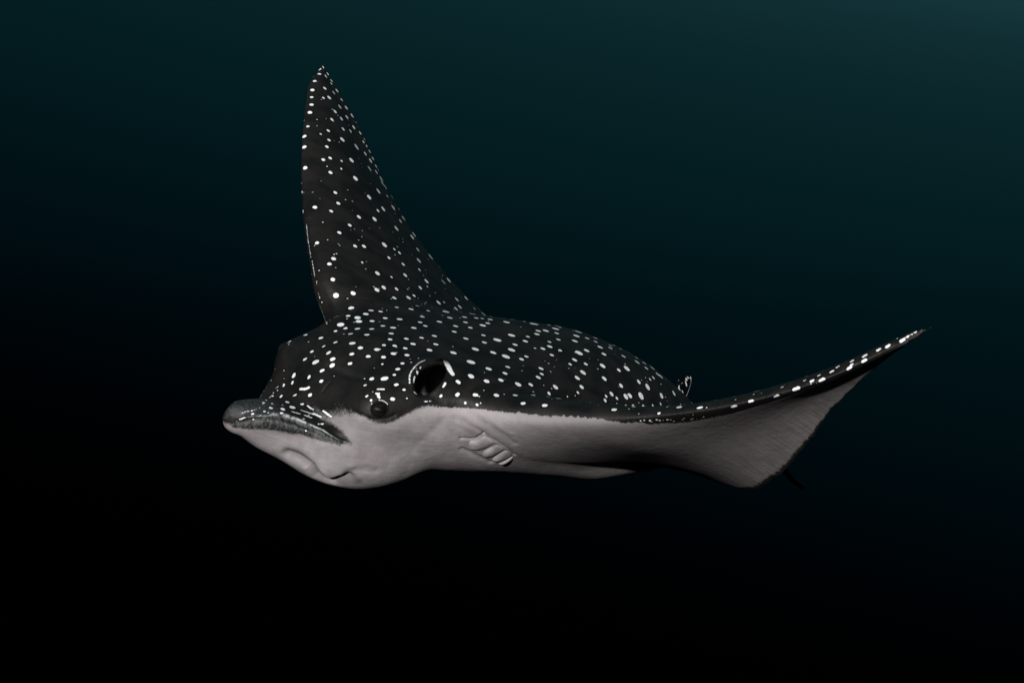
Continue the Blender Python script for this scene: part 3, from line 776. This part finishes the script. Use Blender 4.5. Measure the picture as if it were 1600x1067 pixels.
def place_eye(pos, look):
    Rm = frame(look, np.array([0, 0, 1.]))
    v_, f_ = sphere(.0105)
    v_ = v_ * np.array([1.06, .96, 1]); base = pos - look * .0052
    e = link_mesh('eye', v_ @ Rm.T + base, f_, EY.m, ray)
    v_, f_ = sphere(.0108, 28, 6, .52); v_ = v_ * np.array([1.25, .8, 1])
    link_mesh('pupil', v_ @ Rm.T + base, f_, PU.m, e)
    v_, f_ = torus(.0098, .0009, 1.08)
    link_mesh('eyelid', v_ @ Rm.T + base + look * .0044, f_, LI.m, e)
look_l = unit(eh[1] + unit(CAM_B - eh[0]) * .35)
place_eye(eh[0], look_l)
mi = eh[2] * np.array([1, -1, 1]); q = np.argmin(((RS - mi)**2).sum(1))     # the same place on the far side
place_eye(P[q], NR[q])

# ------------------------------------------------------------------ small dorsal fin at the root of the tail
FN = Nodes('fin_skin'); fsp = FN.attr('spot'); fco = FN.n.new('ShaderNodeTexCoord').outputs['Object']
fb = FN.mix(FN.step(FN.noise(fco, 40, 3), .3, .7), (.0012, .0016, .0017), (.003, .0034, .0035))
FN.bsdf(FN.mix(FN.step(fsp, -.0004, .0004), fb, (.60, .63, .63)), .7, .04, FN.noise(fco, 400, 3), .001, .3)
Kf = 8.894
FO = zoom(1000, 560, Kf, [(560, 860), (520, 560), (500, 430), (505, 300), (560, 240), (640, 222), (705, 215), (722, 245), (712, 330), (680, 440), (640, 540), (640, 860)])
fo = np.array([inv_l(u, v, 0)[[0, 2]] for u, v in FO])
m_ = 72; fo = outline_pts([tuple(q) for q in fo], m_); fc = fo.mean(0)
FSTREAK = [[(530, 265), (532, 300)], [(572, 325), (545, 340), (525, 375), (525, 410), (545, 450), (575, 500)], [(560, 430), (575, 470), (580, 510)], [(640, 250), (618, 280), (615, 310), (628, 370)], [(628, 300), (660, 260), (690, 250), (695, 280)], [(697, 290), (690, 340), (650, 440), (605, 540)]]
FW = [13, 14, 10, 18, 17, 7]
vs, fs, fspv = [], [], []
rings = 14
for side_ in (1, -1):
    for k in range(rings + 1):
        f_ = 1 - k / rings
        for j in range(m_):
            c = fc + (fo[j] - fc) * f_
            vs.append((c[0], side_ * .0042 * (1 - f_**2)**.5 + .0, c[1]))
    b0 = 0 if side_ > 0 else (rings + 1) * m_
    for k in range(rings):
        for j in range(m_):
            f4 = (b0 + k * m_ + j, b0 + k * m_ + (j + 1) % m_, b0 + (k + 1) * m_ + (j + 1) % m_, b0 + (k + 1) * m_ + j)
            fs.append(f4 if side_ > 0 else f4[::-1])
vs = np.array(vs)
fin = link_mesh('dorsal_fin', vs, fs, FN.m, ray)
fv = np.full(len(vs), -.02)
for ln, w in zip(FSTREAK, FW):
    pz = [inv_l(u, v, 0)[[0, 2]] for u, v in zoom(1000, 560, Kf, ln)]
    for a, b in zip(pz, pz[1:]):
        ab = b - a; xy = vs[:, [0, 2]]
        tt = np.clip(((xy - a) @ ab) / (ab @ ab), 0, 1)
        fv = np.maximum(fv, w / Kf * .5 * 2.38 / FPX - np.linalg.norm(xy - a - tt[:, None] * ab, axis=1))
a_ = fin.data.attributes.new('spot', 'FLOAT', 'POINT'); a_.data.foreach_set('value', fv.astype(np.float32))

# ------------------------------------------------------------------ whip tail, trailing away below the near wing
T = Nodes('tail_skin'); tco = T.n.new('ShaderNodeTexCoord').outputs['Object']
T.bsdf(T.mix(T.step(T.noise(tco, 60, 3), .3, .7), (.005, .005, .005), (.012, .012, .012)), .55, .3, T.noise(tco, 260, 3), .001, .5)
tw = [np.array([.80, 0, -.036]), np.array([.87, .0, -.051]), np.array([.95, .0, -.070])]
tw += [inv_l(u, v, .0) for u, v in [(1222, 730), (1240, 750), (1259, 763)]]
a = np.concatenate([[0], np.cumsum(np.linalg.norm(np.diff(np.array(tw), axis=0), axis=1))]); tf = pchip(a / a[-1], np.array(tw))
vs, fs = [], []; nt, nr = 60, 14
for i in range(nt + 1):
    x = i / nt; c = tf(x); d = unit(tf(min(1, x + .01)) - tf(max(0, x - .01)))
    e1 = unit(np.cross(d, [0, 1., 0])); e2 = np.cross(d, e1)
    r = (.020 * (1 - x)**2.2 + .0052) * (1 if i < nt else .25)
    vs += [c + r * (math.cos(2 * math.pi * j / nr) * e1 + math.sin(2 * math.pi * j / nr) * e2) for j in range(nr)]
fs = [(i * nr + j, i * nr + (j + 1) % nr, (i + 1) * nr + (j + 1) % nr, (i + 1) * nr + j) for i in range(nt) for j in range(nr)] + [tuple(range(nt * nr, nt * nr + nr))]
link_mesh('tail', vs, fs, T.m, ray)
